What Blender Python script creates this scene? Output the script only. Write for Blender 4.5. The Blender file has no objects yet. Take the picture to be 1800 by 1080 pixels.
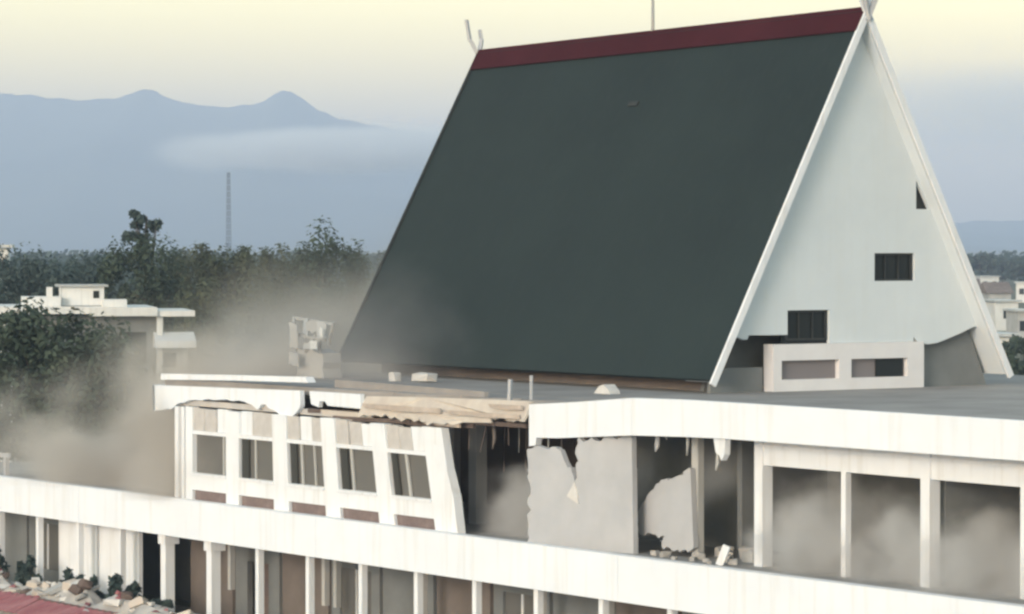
import bpy, bmesh, math, random
from mathutils import Vector, Matrix, noise
R = math.radians
rnd = random.Random(7)

# ------------------------------------------------------------------ camera, sky, sun, exposure
scene = bpy.context.scene
COL = scene.collection
CAM = Vector((67.73, -53.96, 12.92))
YAW = R(145.6539); PITCH = R(-1.0503)
cam_data = bpy.data.cameras.new('camera')
cam_data.sensor_width = 36.0
cam_data.lens = 120.0
cam_data.clip_start = 0.5
cam_data.clip_end = 40000
cam = bpy.data.objects.new('camera', cam_data)
COL.objects.link(cam)
cam.location = CAM
fwd = Vector((math.cos(YAW) * math.cos(PITCH), math.sin(YAW) * math.cos(PITCH), math.sin(PITCH)))
cam.rotation_euler = fwd.to_track_quat('-Z', 'Y').to_euler()
scene.camera = cam

SUN_AZ = math.atan2(0.42, -0.90)          # compass bearing of the sun, from +Y towards +X
SUN_EL = R(8.5)
world = bpy.data.worlds.new('World')
scene.world = world
world.use_nodes = True
wn = world.node_tree
wn.nodes.clear()
sky = wn.nodes.new('ShaderNodeTexSky')
sky.sky_type = 'NISHITA'
sky.sun_disc = False
sky.sun_elevation = SUN_EL
sky.sun_rotation = SUN_AZ
sky.altitude = 0
sky.air_density = 1.3
sky.dust_density = 1.0
sky.ozone_density = 0.0
bg = wn.nodes.new('ShaderNodeBackground')
bg.inputs['Strength'].default_value = 0.15
wo = wn.nodes.new('ShaderNodeOutputWorld')
wn.links.new(sky.outputs[0], bg.inputs[0])
wn.links.new(bg.outputs[0], wo.inputs[0])

sun_data = bpy.data.lights.new('sun', 'SUN')
sun_data.energy = 1.25
sun_data.angle = R(20)
sun_data.color = (1.0, 0.995, 0.985)
sun = bpy.data.objects.new('sun', sun_data)
COL.objects.link(sun)
to_sun = Vector((math.sin(SUN_AZ) * math.cos(SUN_EL), math.cos(SUN_AZ) * math.cos(SUN_EL), math.sin(SUN_EL)))
sun.rotation_euler = (-to_sun).to_track_quat('-Z', 'Y').to_euler()
sun.location = (0, 0, 60)

vs = scene.view_settings
vs.view_transform = 'Standard'
vs.look = 'None'
vs.exposure = 1.5
vs.gamma = 1.0
vs.use_curve_mapping = False
scene.cycles.use_denoising = True
scene.cycles.volume_bounces = 2
scene.cycles.max_bounces = 8
scene.cycles.pixel_filter_type = 'BLACKMAN_HARRIS'
scene.cycles.filter_width = 2.6
scene.cycles.volume_step_rate = 1.0
scene.cycles.volume_max_steps = 96

# ------------------------------------------------------------------ helpers
RIGHT = Vector((math.sin(YAW), -math.cos(YAW), 0))
FWD0 = Vector((math.cos(YAW), math.sin(YAW), 0))


def place(side, depth, z=0.0):
    """a spot on the plain: metres to the right of and beyond the viewpoint"""
    p = CAM + RIGHT * side + FWD0 * depth
    return Vector((p.x, p.y, z))


def new_mat(name):
    m = bpy.data.materials.new(name)
    m.use_nodes = True
    nt = m.node_tree
    b = nt.nodes['Principled BSDF']
    return m, nt, b


def surf(name, c1, c2, scale=1.5, rough=0.85, bump=0.15, streak=None, spec=0.25, detail=8, fine=18.0, metal=0.0, dist=0.02):
    """mottled surface: two tones mixed by noise, optional vertical rain streaks, fine bump"""
    m, nt, b = new_mat(name)
    N = nt.nodes.new
    L = nt.links.new
    tc = N('ShaderNodeTexCoord')
    n1 = N('ShaderNodeTexNoise')
    n1.inputs['Scale'].default_value = scale
    n1.inputs['Detail'].default_value = detail
    n1.inputs['Roughness'].default_value = 0.62
    L(tc.outputs['Object'], n1.inputs['Vector'])
    cr = N('ShaderNodeValToRGB')
    cr.color_ramp.elements[0].position = 0.32
    cr.color_ramp.elements[1].position = 0.68
    cr.color_ramp.elements[0].color = (*c1, 1)
    cr.color_ramp.elements[1].color = (*c2, 1)
    L(n1.outputs['Fac'], cr.inputs['Fac'])
    out = cr.outputs['Color']
    if streak:
        mp = N('ShaderNodeMapping')
        mp.inputs['Scale'].default_value = (3.2, 3.2, 0.22)
        L(tc.outputs['Object'], mp.inputs['Vector'])
        n2 = N('ShaderNodeTexNoise')
        n2.inputs['Scale'].default_value = 1.3
        n2.inputs['Detail'].default_value = 6
        L(mp.outputs[0], n2.inputs['Vector'])
        r2 = N('ShaderNodeValToRGB')
        r2.color_ramp.elements[0].position = 0.52
        r2.color_ramp.elements[1].position = 0.78
        r2.color_ramp.elements[0].color = (0, 0, 0, 1)
        r2.color_ramp.elements[1].color = (1, 1, 1, 1)
        L(n2.outputs['Fac'], r2.inputs['Fac'])
        mu = N('ShaderNodeMath')
        mu.operation = 'MULTIPLY'
        mu.inputs[1].default_value = streak[1]
        L(r2.outputs['Color'], mu.inputs[0])
        mx = N('ShaderNodeMix')
        mx.data_type = 'RGBA'
        L(mu.outputs[0], mx.inputs['Factor'])
        L(out, mx.inputs['A'])
        mx.inputs['B'].default_value = (*streak[0], 1)
        out = mx.outputs['Result']
    L(out, b.inputs['Base Color'])
    b.inputs['Roughness'].default_value = rough
    b.inputs['Metallic'].default_value = metal
    b.inputs['Specular IOR Level'].default_value = spec
    if bump:
        n3 = N('ShaderNodeTexNoise')
        n3.inputs['Scale'].default_value = fine
        n3.inputs['Detail'].default_value = 6
        L(tc.outputs['Object'], n3.inputs['Vector'])
        bp = N('ShaderNodeBump')
        bp.inputs['Strength'].default_value = bump
        bp.inputs['Distance'].default_value = dist
        L(n3.outputs['Fac'], bp.inputs['Height'])
        L(bp.outputs[0], b.inputs['Normal'])
    return m


def leaf_mat(name, c1, c2):
    m, nt, b = new_mat(name)
    N = nt.nodes.new
    L = nt.links.new
    tc = N('ShaderNodeTexCoord')
    n1 = N('ShaderNodeTexNoise')
    n1.inputs['Scale'].default_value = 0.9
    n1.inputs['Detail'].default_value = 5
    L(tc.outputs['Object'], n1.inputs['Vector'])
    cr = N('ShaderNodeValToRGB')
    cr.color_ramp.elements[0].position = 0.35
    cr.color_ramp.elements[1].position = 0.66
    cr.color_ramp.elements[0].color = (*c1, 1)
    cr.color_ramp.elements[1].color = (*c2, 1)
    L(n1.outputs['Fac'], cr.inputs['Fac'])
    L(cr.outputs['Color'], b.inputs['Base Color'])
    b.inputs['Roughness'].default_value = 0.7
    b.inputs['Specular IOR Level'].default_value = 0.2
    tr = N('ShaderNodeBsdfTranslucent')
    L(cr.outputs['Color'], tr.inputs['Color'])
    ms = N('ShaderNodeMixShader')
    ms.inputs[0].default_value = 0.25
    L(b.outputs[0], ms.inputs[1])
    L(tr.outputs[0], ms.inputs[2])
    L(ms.outputs[0], nt.nodes['Material Output'].inputs['Surface'])
    return m


def glass_mat(name, col):
    m, nt, b = new_mat(name)
    b.inputs['Base Color'].default_value = (*col, 1)
    b.inputs['Roughness'].default_value = 0.22
    b.inputs['Specular IOR Level'].default_value = 0.35
    return m


def volume_mat(name, color, density, scale=0.4, lo=0.35, hi=0.75, floor=0.0, height_pow=1.0, inner=0.2, aniso=0.1):
    """smoke: density falls off from the middle of its body to its rim and upwards, broken up by noise"""
    m = bpy.data.materials.new(name)
    m.use_nodes = True
    nt = m.node_tree
    nt.nodes.clear()
    N = nt.nodes.new
    L = nt.links.new
    out = N('ShaderNodeOutputMaterial')
    pv = N('ShaderNodeVolumePrincipled')
    pv.inputs['Color'].default_value = (*color, 1)
    pv.inputs['Anisotropy'].default_value = aniso
    tc = N('ShaderNodeTexCoord')
    geo = N('ShaderNodeNewGeometry')
    ns = N('ShaderNodeTexNoise')
    ns.inputs['Scale'].default_value = scale
    ns.inputs['Detail'].default_value = 4
    ns.inputs['Roughness'].default_value = 0.55
    L(geo.outputs['Position'], ns.inputs['Vector'])
    mr = N('ShaderNodeMapRange')
    mr.inputs['From Min'].default_value = lo
    mr.inputs['From Max'].default_value = hi
    mr.inputs['To Min'].default_value = floor
    mr.inputs['To Max'].default_value = 1.0
    L(ns.outputs['Fac'], mr.inputs['Value'])
    # distance from the centre of the unit body (object space is -1..1)
    ln = N('ShaderNodeVectorMath')
    ln.operation = 'LENGTH'
    L(tc.outputs['Object'], ln.inputs[0])
    fa = N('ShaderNodeMapRange')
    fa.interpolation_type = 'SMOOTHSTEP'
    fa.inputs['From Min'].default_value = inner
    fa.inputs['From Max'].default_value = 0.97
    fa.inputs['To Min'].default_value = 1.0
    fa.inputs['To Max'].default_value = 0.0
    n2 = N('ShaderNodeTexNoise')           # an uneven, billowing rim
    n2.inputs['Scale'].default_value = scale * 0.8
    n2.inputs['Detail'].default_value = 5
    L(geo.outputs['Position'], n2.inputs['Vector'])
    w1 = N('ShaderNodeMath')
    w1.operation = 'MULTIPLY_ADD'
    w1.inputs[1].default_value = 1.3
    w1.inputs[2].default_value = -0.45
    L(n2.outputs['Fac'], w1.inputs[0])
    w2 = N('ShaderNodeMath')
    w2.operation = 'MAXIMUM'
    w2.inputs[1].default_value = 0.0
    L(w1.outputs[0], w2.inputs[0])
    w3 = N('ShaderNodeMath')
    w3.operation = 'ADD'
    L(ln.outputs['Value'], w3.inputs[0])
    L(w2.outputs[0], w3.inputs[1])
    L(w3.outputs[0], fa.inputs['Value'])
    m1 = N('ShaderNodeMath')
    m1.operation = 'MULTIPLY'
    L(mr.outputs['Result'], m1.inputs[0])
    L(fa.outputs['Result'], m1.inputs[1])
    m2 = N('ShaderNodeMath')
    m2.operation = 'MULTIPLY'
    m2.inputs[1].default_value = density
    L(m1.outputs[0], m2.inputs[0])
    L(m2.outputs[0], pv.inputs['Density'])
    L(pv.outputs[0], out.inputs['Volume'])
    return m


def tag(o, label=None, cat=None, group=None, kind=None):
    if label:
        o['label'] = label
    if cat:
        o['category'] = cat
    if group:
        o['group'] = group
    if kind:
        o['kind'] = kind
    return o


def root(name, loc, label, cat, group=None):
    o = bpy.data.objects.new(name, None)
    o.location = loc
    o.empty_display_size = 0.5
    COL.objects.link(o)
    WORLD_LOC[o.name] = Vector(loc)
    return tag(o, label, cat, group)


WORLD_LOC = {}


class MB:
    """collects solids in world coordinates, builds ONE mesh object"""

    def __init__(self):
        self.v = []
        self.f = []

    def add(self, verts, faces):
        n = len(self.v)
        self.v += [Vector(p) for p in verts]
        self.f += [tuple(i + n for i in fc) for fc in faces]
        return self

    def box(self, x0, x1, y0, y1, z0, z1, fn=None):
        p = [(x0, y0, z0), (x1, y0, z0), (x1, y1, z0), (x0, y1, z0), (x0, y0, z1), (x1, y0, z1), (x1, y1, z1), (x0, y1, z1)]
        if fn:
            p = [fn(*q) for q in p]
        return self.add(p, [(0, 3, 2, 1), (4, 5, 6, 7), (0, 1, 5, 4), (1, 2, 6, 5), (2, 3, 7, 6), (3, 0, 4, 7)])

    def prism(self, pts, axis, a, b, fn=None):
        """polygon pts in the plane across axis ('x': (y,z), 'y': (x,z), 'z': (x,y)), extruded from a to b"""
        n = len(pts)

        def mk(p, t):
            q = {'x': (t, p[0], p[1]), 'y': (p[0], t, p[1]), 'z': (p[0], p[1], t)}[axis]
            return fn(*q) if fn else q
        vs_ = [mk(p, a) for p in pts] + [mk(p, b) for p in pts]
        fs = [tuple(range(n)), tuple(range(2 * n - 1, n - 1, -1))]
        fs += [(i, i + n, (i + 1) % n + n, (i + 1) % n) for i in range(n)]
        return self.add(vs_, fs)

    def beam(self, p, q, w, h=None, up=(0, 0, 1)):
        """square bar from p to q"""
        p, q = Vector(p), Vector(q)
        h = h or w
        d = (q - p).normalized()
        s = d.cross(Vector(up))
        if s.length < 1e-4:
            s = d.cross(Vector((1, 0, 0)))
        s.normalize()
        t = s.cross(d)
        s *= w / 2
        t *= h / 2
        vs_ = [p - s - t, p + s - t, p + s + t, p - s + t, q - s - t, q + s - t, q + s + t, q - s + t]
        return self.add(vs_, [(0, 3, 2, 1), (4, 5, 6, 7), (0, 1, 5, 4), (1, 2, 6, 5), (2, 3, 7, 6), (3, 0, 4, 7)])

    def tube(self, pts, radii, seg=8):
        rings = []
        n0 = len(self.v)
        for i, p in enumerate(pts):
            p = Vector(p)
            d = (Vector(pts[min(i + 1, len(pts) - 1)]) - Vector(pts[max(i - 1, 0)])).normalized()
            s = d.cross(Vector((0.3, 0.9, 0.1))).normalized()
            t = d.cross(s)
            for k in range(seg):
                a = 2 * math.pi * k / seg
                self.v.append(p + (s * math.cos(a) + t * math.sin(a)) * radii[i])
        for i in range(len(pts) - 1):
            for k in range(seg):
                a = n0 + i * seg + k
                b = n0 + i * seg + (k + 1) % seg
                self.f.append((a, b, b + seg, a + seg))
        self.f.append(tuple(n0 + k for k in reversed(range(seg))))
        self.f.append(tuple(n0 + (len(pts) - 1) * seg + k for k in range(seg)))
        return self

    def mesh(self, name, mat, off=Vector((0, 0, 0)), smooth=False):
        me = bpy.data.meshes.new(name)
        me.from_pydata([tuple(p - off) for p in self.v], [], self.f)
        bm = bmesh.new()
        bm.from_mesh(me)
        bmesh.ops.recalc_face_normals(bm, faces=bm.faces)
        bm.to_mesh(me)
        bm.free()
        if mat:
            me.materials.append(mat)
        if smooth:
            me.polygons.foreach_set('use_smooth', [True] * len(me.polygons))
        return me

    def build(self, name, mat, parent=None, loc=None, smooth=False):
        """origin at loc (default: middle of its foot); a part keeps its place under its parent"""
        if loc is None:
            xs = [p.x for p in self.v]
            ys = [p.y for p in self.v]
            zs = [p.z for p in self.v]
            loc = Vector(((min(xs) + max(xs)) / 2, (min(ys) + max(ys)) / 2, min(zs)))
        else:
            loc = Vector(loc)
        me = self.mesh(name, mat, loc, smooth)
        o = bpy.data.objects.new(name, me)
        COL.objects.link(o)
        WORLD_LOC[o.name] = loc
        if parent is not None:
            o.parent = parent
            o.location = loc - WORLD_LOC[parent.name]
        else:
            o.location = loc
        return o


def copy_tree(o, loc=None, rotz=None, scale=None, parent=None):
    c = o.copy()
    COL.objects.link(c)
    c.parent = parent
    if loc is not None:
        c.location = loc
    if rotz is not None:
        c.rotation_euler = (0, 0, rotz)
    if scale is not None:
        c.scale = scale
    for ch in list(o.children):
        copy_tree(ch, parent=c)
    return c


def chunk(rng, sx, sy, sz):
    """irregular broken lump about the origin"""
    mb = MB()
    pts = []
    for ix in (-1, 1):
        for iy in (-1, 1):
            for iz in (-1, 1):
                pts.append((ix * sx * rng.uniform(.55, 1), iy * sy * rng.uniform(.55, 1), iz * sz * rng.uniform(.5, 1)))
    for k in range(4):
        pts.append((sx * rng.uniform(-1, 1), sy * rng.uniform(-1, 1), sz * rng.choice((-1, 1)) * rng.uniform(.8, 1.15)))
    bm = bmesh.new()
    for p in pts:
        bm.verts.new(p)
    r_ = bmesh.ops.convex_hull(bm, input=bm.verts)
    bmesh.ops.delete(bm, geom=[v for v in bm.verts if not v.link_faces], context='VERTS')
    bm.verts.index_update()
    mb.add([v.co.copy() for v in bm.verts], [[v.index for v in f.verts] for f in bm.faces])
    bm.free()
    return mb


def jag(pts, amp=.06, step=.22, keep=lambda p, q: False, seed=1):
    """breaks the edges of an outline into an uneven torn line"""
    rng = random.Random(seed)
    out = []
    for (x0, z0), (x1, z1) in zip(pts, pts[1:] + pts[:1]):
        out.append((x0, z0))
        L_ = math.hypot(x1 - x0, z1 - z0)
        if keep((x0, z0), (x1, z1)) or L_ < step:
            continue
        n_ = max(1, int(L_ / step))
        nx_, nz_ = -(z1 - z0) / L_, (x1 - x0) / L_
        for k in range(1, n_ + 1):
            t = (k - .5 + rng.uniform(-.3, .3)) / n_
            d = rng.uniform(-amp, amp)
            out.append((x0 + (x1 - x0) * t + nx_ * d, z0 + (z1 - z0) * t + nz_ * d))
    return out


# ------------------------------------------------------------------ materials
M_white = surf('white_render', (0.73, 0.755, 0.785), (0.81, 0.835, 0.865), 0.7, 0.8, 0.12, ((0.52, 0.50, 0.46), 0.45))
M_band = surf('parapet_paint', (0.74, 0.78, 0.83), (0.80, 0.84, 0.89), 0.5, 0.75, 0.08, ((0.60, 0.58, 0.53), 0.35))
M_gable = surf('gable_paint', (0.62, 0.67, 0.70), (0.68, 0.73, 0.76), 0.35, 0.75, 0.06, ((0.60, 0.62, 0.61), 0.25))
M_pinkish = surf('faded_pink_paint', (0.70, 0.69, 0.70), (0.77, 0.76, 0.77), 0.9, 0.8, 0.08)
M_grey = surf('grey_plaster', (0.42, 0.42, 0.41), (0.52, 0.52, 0.50), 0.8, 0.85, 0.2)
M_dusty = surf('dusty_plaster', (0.41, 0.42, 0.44), (0.48, 0.49, 0.51), 0.8, 0.85, 0.2)
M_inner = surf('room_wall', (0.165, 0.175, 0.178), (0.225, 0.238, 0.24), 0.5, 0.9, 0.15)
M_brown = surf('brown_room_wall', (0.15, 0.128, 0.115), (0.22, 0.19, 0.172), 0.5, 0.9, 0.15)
M_beige = surf('beige_infill', (0.44, 0.42, 0.40), (0.60, 0.58, 0.56), 1.3, 0.85, 0.15)
M_casement = glass_mat('dark_casement', (0.055, 0.055, 0.05))  # even dark tone of the open window leaves
M_vent = surf('rust_brown_louvre', (0.16, 0.12, 0.115), (0.24, 0.19, 0.18), 3, 0.8, 0.15)
M_roofdeck = surf('bitumen_roof', (0.25, 0.235, 0.225), (0.36, 0.34, 0.325), 0.35, 0.9, 0.2)
M_deck = surf('terrace_screed', (0.26, 0.255, 0.25), (0.36, 0.355, 0.345), 0.6, 0.9, 0.2)
M_green = surf('dark_green_sheet_roof', (0.011, 0.020, 0.021), (0.017, 0.029, 0.029), 0.16, 0.7, 0.05, ((0.022, 0.031, 0.032), 0.5), spec=0.3, fine=6)
_nt = M_green.node_tree
_b = _nt.nodes['Principled BSDF']
_tc = _nt.nodes.new('ShaderNodeTexCoord')
_wv = _nt.nodes.new('ShaderNodeTexWave')
_wv.wave_profile = 'SAW'
_wv.bands_direction = 'X'
_wv.inputs['Scale'].default_value = 0.55
_wv.inputs['Distortion'].default_value = 0.0
_nt.links.new(_tc.outputs['Object'], _wv.inputs['Vector'])
_bp = _nt.nodes.new('ShaderNodeBump')
_bp.inputs['Strength'].default_value = 0.12
_bp.inputs['Distance'].default_value = 0.03
_nt.links.new(_wv.outputs['Fac'], _bp.inputs['Height'])
_old = _b.inputs['Normal'].links[0].from_socket
_nt.links.new(_old, _bp.inputs['Normal'])
_nt.links.new(_bp.outputs[0], _b.inputs['Normal'])
M_maroon = surf('maroon_ridge', (0.040, 0.007, 0.011), (0.056, 0.011, 0.016), 0.3, 0.75, 0.1, spec=0.1)
M_tan = surf('raw_board', (0.36, 0.30, 0.255), (0.56, 0.49, 0.43), 1.1, 0.9, 0.3)
M_tan2 = surf('pale_board', (0.50, 0.44, 0.39), (0.62, 0.57, 0.50), 1.4, 0.9, 0.3)
M_timber = surf('dark_timber', (0.10, 0.075, 0.068), (0.16, 0.125, 0.11), 2.0, 0.9, 0.3)
M_conc = surf('broken_concrete', (0.34, 0.33, 0.32), (0.50, 0.49, 0.47), 1.2, 0.95, 0.35)
M_conc2 = surf('pale_rubble', (0.52, 0.51, 0.49), (0.70, 0.69, 0.67), 1.5, 0.95, 0.35)
M_red = surf('dusty_red_paint', (0.26, 0.085, 0.10), (0.36, 0.17, 0.18), 1.6, 0.85, 0.2)
M_steel = surf('grey_steel', (0.30, 0.30, 0.30), (0.40, 0.40, 0.40), 4, 0.55, 0.05, metal=0.4)
M_glass = glass_mat('dark_glass', (0.018, 0.022, 0.022))
M_glass2 = glass_mat('dusty_glass', (0.15, 0.145, 0.135))
M_glass3 = glass_mat('rosy_grey_glass', (0.22, 0.20, 0.205))
M_darkframe = surf('dark_frame', (0.030, 0.034, 0.034), (0.045, 0.050, 0.050), 3, 0.7, 0.05)
M_bark = surf('bark', (0.07, 0.055, 0.045), (0.13, 0.105, 0.085), 3, 0.95, 0.4)
M_leafA = leaf_mat('leaf_deep_green', (0.046, 0.068, 0.050), (0.082, 0.110, 0.074))
M_leafB = leaf_mat('leaf_olive', (0.068, 0.084, 0.050), (0.105, 0.120, 0.072))
M_leafC = leaf_mat('leaf_blue_green', (0.055, 0.084, 0.080), (0.086, 0.118, 0.106))
M_ground = surf('earth_and_grass', (0.09, 0.10, 0.06), (0.17, 0.155, 0.11), 0.02, 0.95, 0.2, fine=1.5)
M_yard = surf('yard_paving', (0.30, 0.29, 0.28), (0.40, 0.39, 0.375), 0.5, 0.9, 0.2)
M_mount = surf('mountain_forest', (0.075, 0.105, 0.105), (0.12, 0.15, 0.14), 0.002, 0.95, 0.0)
M_wallw = surf('house_white', (0.62, 0.63, 0.62), (0.74, 0.75, 0.74), 0.6, 0.85, 0.1, ((0.42, 0.42, 0.40), 0.5))
M_wallg = surf('house_grey', (0.33, 0.34, 0.34), (0.45, 0.46, 0.46), 0.6, 0.85, 0.1)
M_zinc = surf('zinc_sheet', (0.42, 0.44, 0.45), (0.55, 0.57, 0.58), 1.0, 0.5, 0.1, metal=0.2)
M_rooft = surf('rust_tile', (0.16, 0.13, 0.12), (0.24, 0.20, 0.18), 1.0, 0.85, 0.2)

# ------------------------------------------------------------------ ground and mountains
def grid_sheet(name, cx, cy, sx, sy, z, mat, n=2):
    mb = MB()
    for i in range(n):
        for j in range(n):
            x0, x1 = cx - sx / 2 + sx * i / n, cx - sx / 2 + sx * (i + 1) / n
            y0, y1 = cy - sy / 2 + sy * j / n, cy - sy / 2 + sy * (j + 1) / n
            mb.add([(x0, y0, z), (x1, y0, z), (x1, y1, z), (x0, y1, z)], [(0, 1, 2, 3)])
    return mb.build(name, mat)


tag(grid_sheet('ground', 0, 0, 21000, 21000, 0.0, M_ground, 4), kind='structure')
tag(grid_sheet('yard', -12, -14, 90, 38, 0.004, M_yard), kind='structure')

MD = 8200.0      # metres to the crest line of the range
RIDGE = [(-1500, 215), (-900, 178), (-500, 150), (-200, 160), (0, 157), (60, 160), (130, 168), (200, 165), (232, 157), (252, 149), (270, 150), (285, 159),
         (320, 173), (370, 180), (440, 178), (475, 164), (492, 151), (510, 152), (527, 163), (560, 187), (600, 203), (650, 213), (700, 222),
         (800, 252), (950, 310), (1150, 360), (1300, 385), (1450, 392), (1600, 395), (1750, 388), (1900, 380), (2300, 300), (3200, 240)]


def crest(xp):
    for (a, ya), (b, yb) in zip(RIDGE, RIDGE[1:]):
        if a <= xp <= b:
            t = (xp - a) / (b - a)
            t = t * t * (3 - 2 * t) * 0.25 + t * 0.75
            return ya + (yb - ya) * t
    return 240


mb = MB()
cols, rows = 700, 26
for i in range(cols + 1):
    xp = -1500 + 4700 * i / cols
    side = (xp - 900) / 6000.0 * MD
    top = CAM.z + (430 - crest(xp)) / 6000.0 * MD
    top += 5.0 * noise.fractal(Vector((side * .02, 2.2, 0)), 1.0, 2.0, 4) + 3.0 * abs(noise.noise(Vector((side * .012, 7.7, 0))))
    for j in range(rows + 1):
        t = j / rows                       # 0 at the near foot, 1 at the crest, then the far slope
        if t <= 0.8:
            k = t / 0.8
            dep = MD - 2300 * (1 - k)
            h = top * (k ** 1.25)
        else:
            k = (t - 0.8) / 0.2
            dep = MD + 900 * k
            h = top * (1 - 0.75 * k)
        p = place(side, dep)
        nz = noise.fractal(Vector((side * .0016, dep * .0016, 0)), 1.0, 2.0, 5)
        valley = abs(noise.noise(Vector((side * .0022, dep * .0006, 3.1))))
        h += (nz * 45 + valley * 60 - 22) * (1 - abs(k * 2 - 1) ** 2 if t <= .8 else 0) * min(1, top / 200)
        mb.v.append(Vector((p.x, p.y, max(h, -2) - (4 if j == 0 else 0))))
for i in range(cols):
    for j in range(rows):
        a = i * (rows + 1) + j
        mb.f.append((a, a + rows + 1, a + rows + 2, a + 1))
tag(mb.build('mountains', M_mount, smooth=True), kind='structure')

# ------------------------------------------------------------------ the damaged office building
B = root('office_building', (-12, 8, 0), 'quake-damaged white office building with steep dark green gabled roof', 'building')
Z0, ZB, ZD = 0.0, 3.33, 4.58            # ground, underside and top of the terrace band
XL, XR = -52.0, 24.0

# terrace slab and its deep white band
MB().box(XL, XR, 0.18, 26, 4.20, 4.50).build('terrace_slab', M_deck, B)
fb = MB()
edges = [XL, -37.7, -21.9, -6.2, 9.6, XR]
for a, b_ in zip(edges, edges[1:]):
    fb.box(a + .008, b_ - .008, 0.0, 0.18, ZB, ZD)
band = fb.build('parapet_band', M_band, B)
MB().box(XL, XR, 0.18, 26, ZB + .02, ZB + .30).build('veranda_ceiling', M_white, B)
MB().box(XL, XR, 0.19, 0.34, ZD - .06, ZD + .003).build('parapet_coping', M_white, band)

# ground-floor columns, one every 3.1 m
k = 0
x = -50.8
while x < 2:
    heavy = abs(x + 29.1) < 1.2 or abs(x + 32.2) < 1.2
    w = 0.34 if heavy else 0.20
    c = MB().box(x - w / 2, x + w / 2, 0.30, 0.30 + w, 0, ZB)
    if heavy:
        c.box(x - .24, x + .24, .24, .78, ZB - .35, ZB - .001)
    c.box(x - w / 2 - .04, x + w / 2 + .04, .26, .34 + w, 0, .12)
    c.build('column', M_white, B)
    x += 3.1
# inner row of shorter posts and hanging door frames
for x in (-30.6, -24.6, -23.9, -18.9, -12.6, -9.3):
    MB().box(x - .09, x + .09, 1.9, 2.08, 1.5 if x < -20 else 0, ZB).build('inner_post', M_grey, B)
# ground-floor back wall in bays: pale panels, dark openings, window walls
Yw = 3.0
bay = 0
x = -50.8
while x < 2:
    a, b_ = x + .10, x + 3.0
    if bay in (3, 4):
        MB().box(a, b_, Yw - 1.9, Yw - 1.75, 0, ZB).build('wall_panel', M_white, B)
    elif bay in (1, 2, 8, 11):
        w_ = MB().box(a, b_, Yw, Yw + .2, 0, .9).box(a, b_, Yw, Yw + .2, 2.6, ZB).box(a, a + .5, Yw, Yw + .2, .9, 2.6).box(b_ - .5, b_, Yw, Yw + .2, .9, 2.6)
        w_ = w_.build('wall_panel', M_inner, B)
        MB().box(a + .5, b_ - .5, Yw + .08, Yw + .11, .9, 2.6).build('window_pane', M_glass2, w_)
        MB().box((a + b_) / 2 - .05, (a + b_) / 2 + .05, Yw + .04, Yw + .075, .9, 2.6).build('mullion', M_white, w_)
    elif bay in (6, 14, 15, 16):
        w_ = MB().box(a, a + .8, Yw, Yw + .2, 0, ZB).box(b_ - .7, b_, Yw, Yw + .2, 0, ZB).box(a + .8, b_ - .7, Yw, Yw + .2, 2.35, ZB).build('wall_panel', M_inner, B)
        MB().box(a + .8, b_ - .7, Yw + .3, Yw + .35, 0, 2.35).build('doorway', M_vent if bay == 6 else M_glass, w_)
    else:
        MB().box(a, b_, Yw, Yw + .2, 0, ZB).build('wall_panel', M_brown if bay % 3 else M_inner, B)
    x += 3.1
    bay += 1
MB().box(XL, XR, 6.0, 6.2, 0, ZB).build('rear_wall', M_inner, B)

# ---- left wing, upper storey: racked window wall ----
def rack(x, y, z):
    s = max(0.0, (x + 27.0) / 12.0) * 0.24
    return (x - s * (z - ZD), y - 0.012 * (z - ZD) * max(0, (x + 31) / 16), z)


wing = MB()
WX = [-30.30, -27.25, -24.10, -21.02, -17.95]       # left edge of each window at its sill
WW = 2.22
YW0, YW1 = 0.36, 0.62
# bottom rail, sill rail, head rail
wing.box(-30.75, -14.55, YW0, YW1, ZD - .05, 4.555, rack)
segs = [-30.75] + [v for w in WX for v in (w, w + WW)] + [-14.62]
for i in range(0, len(segs), 2):
    wing.box(segs[i], segs[i + 1], YW0 - .0, YW1, 4.555, 7.60 - .02 * (i % 3), rack)
for w in WX:
    wing.box(w, w + WW, YW0, YW1, 4.90, 5.46, rack)
    wing.box(w, w + WW, YW0 + .02, YW1, 6.72, 6.84, rack)
wwall = wing.build('window_wall', M_white, B)
wwall['label'] = 'racked white window wall of the left wing, leaning towards its end'
for i, w in enumerate(WX):
    # recessed infill over the window, broken into blocks with pale patches
    nb = 3
    for j in range(nb):
        x0 = w + WW * j / nb + .012
        x1 = w + WW * (j + 1) / nb - .012
        top = 7.60 - rnd.uniform(0, .10)
        dy = rnd.choice((.05, .08, .11))
        mat = M_white if (i, j) in ((0, 2), (2, 1), (3, 2), (4, 2), (1, 0)) else M_beige
        MB().box(x0, x1, YW0 + dy, YW1 - .02, 6.845, top, rack).build('infill_block', mat, wwall)
    pane = MB().box(w, w + WW, YW0 + .17, YW0 + .19, 5.46, 6.72, rack).build('window_pane', M_glass2, wwall)
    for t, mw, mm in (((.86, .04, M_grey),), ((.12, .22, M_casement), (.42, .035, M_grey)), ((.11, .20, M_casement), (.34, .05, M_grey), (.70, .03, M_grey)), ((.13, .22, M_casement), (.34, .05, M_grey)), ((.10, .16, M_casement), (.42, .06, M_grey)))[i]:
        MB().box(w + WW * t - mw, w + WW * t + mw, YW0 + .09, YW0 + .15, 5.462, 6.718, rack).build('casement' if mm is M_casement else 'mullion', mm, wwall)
    MB().box(w + .02, w + WW - .02, YW0 + .10, YW0 + .16, 4.56, 4.895, rack).build('vent_louvre', M_vent, wwall)
    MB().box(w - .04, w + WW + .04, YW0 - .07, YW0 - .003, 5.38, 5.45, rack).build('window_sill', M_white, wwall)
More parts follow.
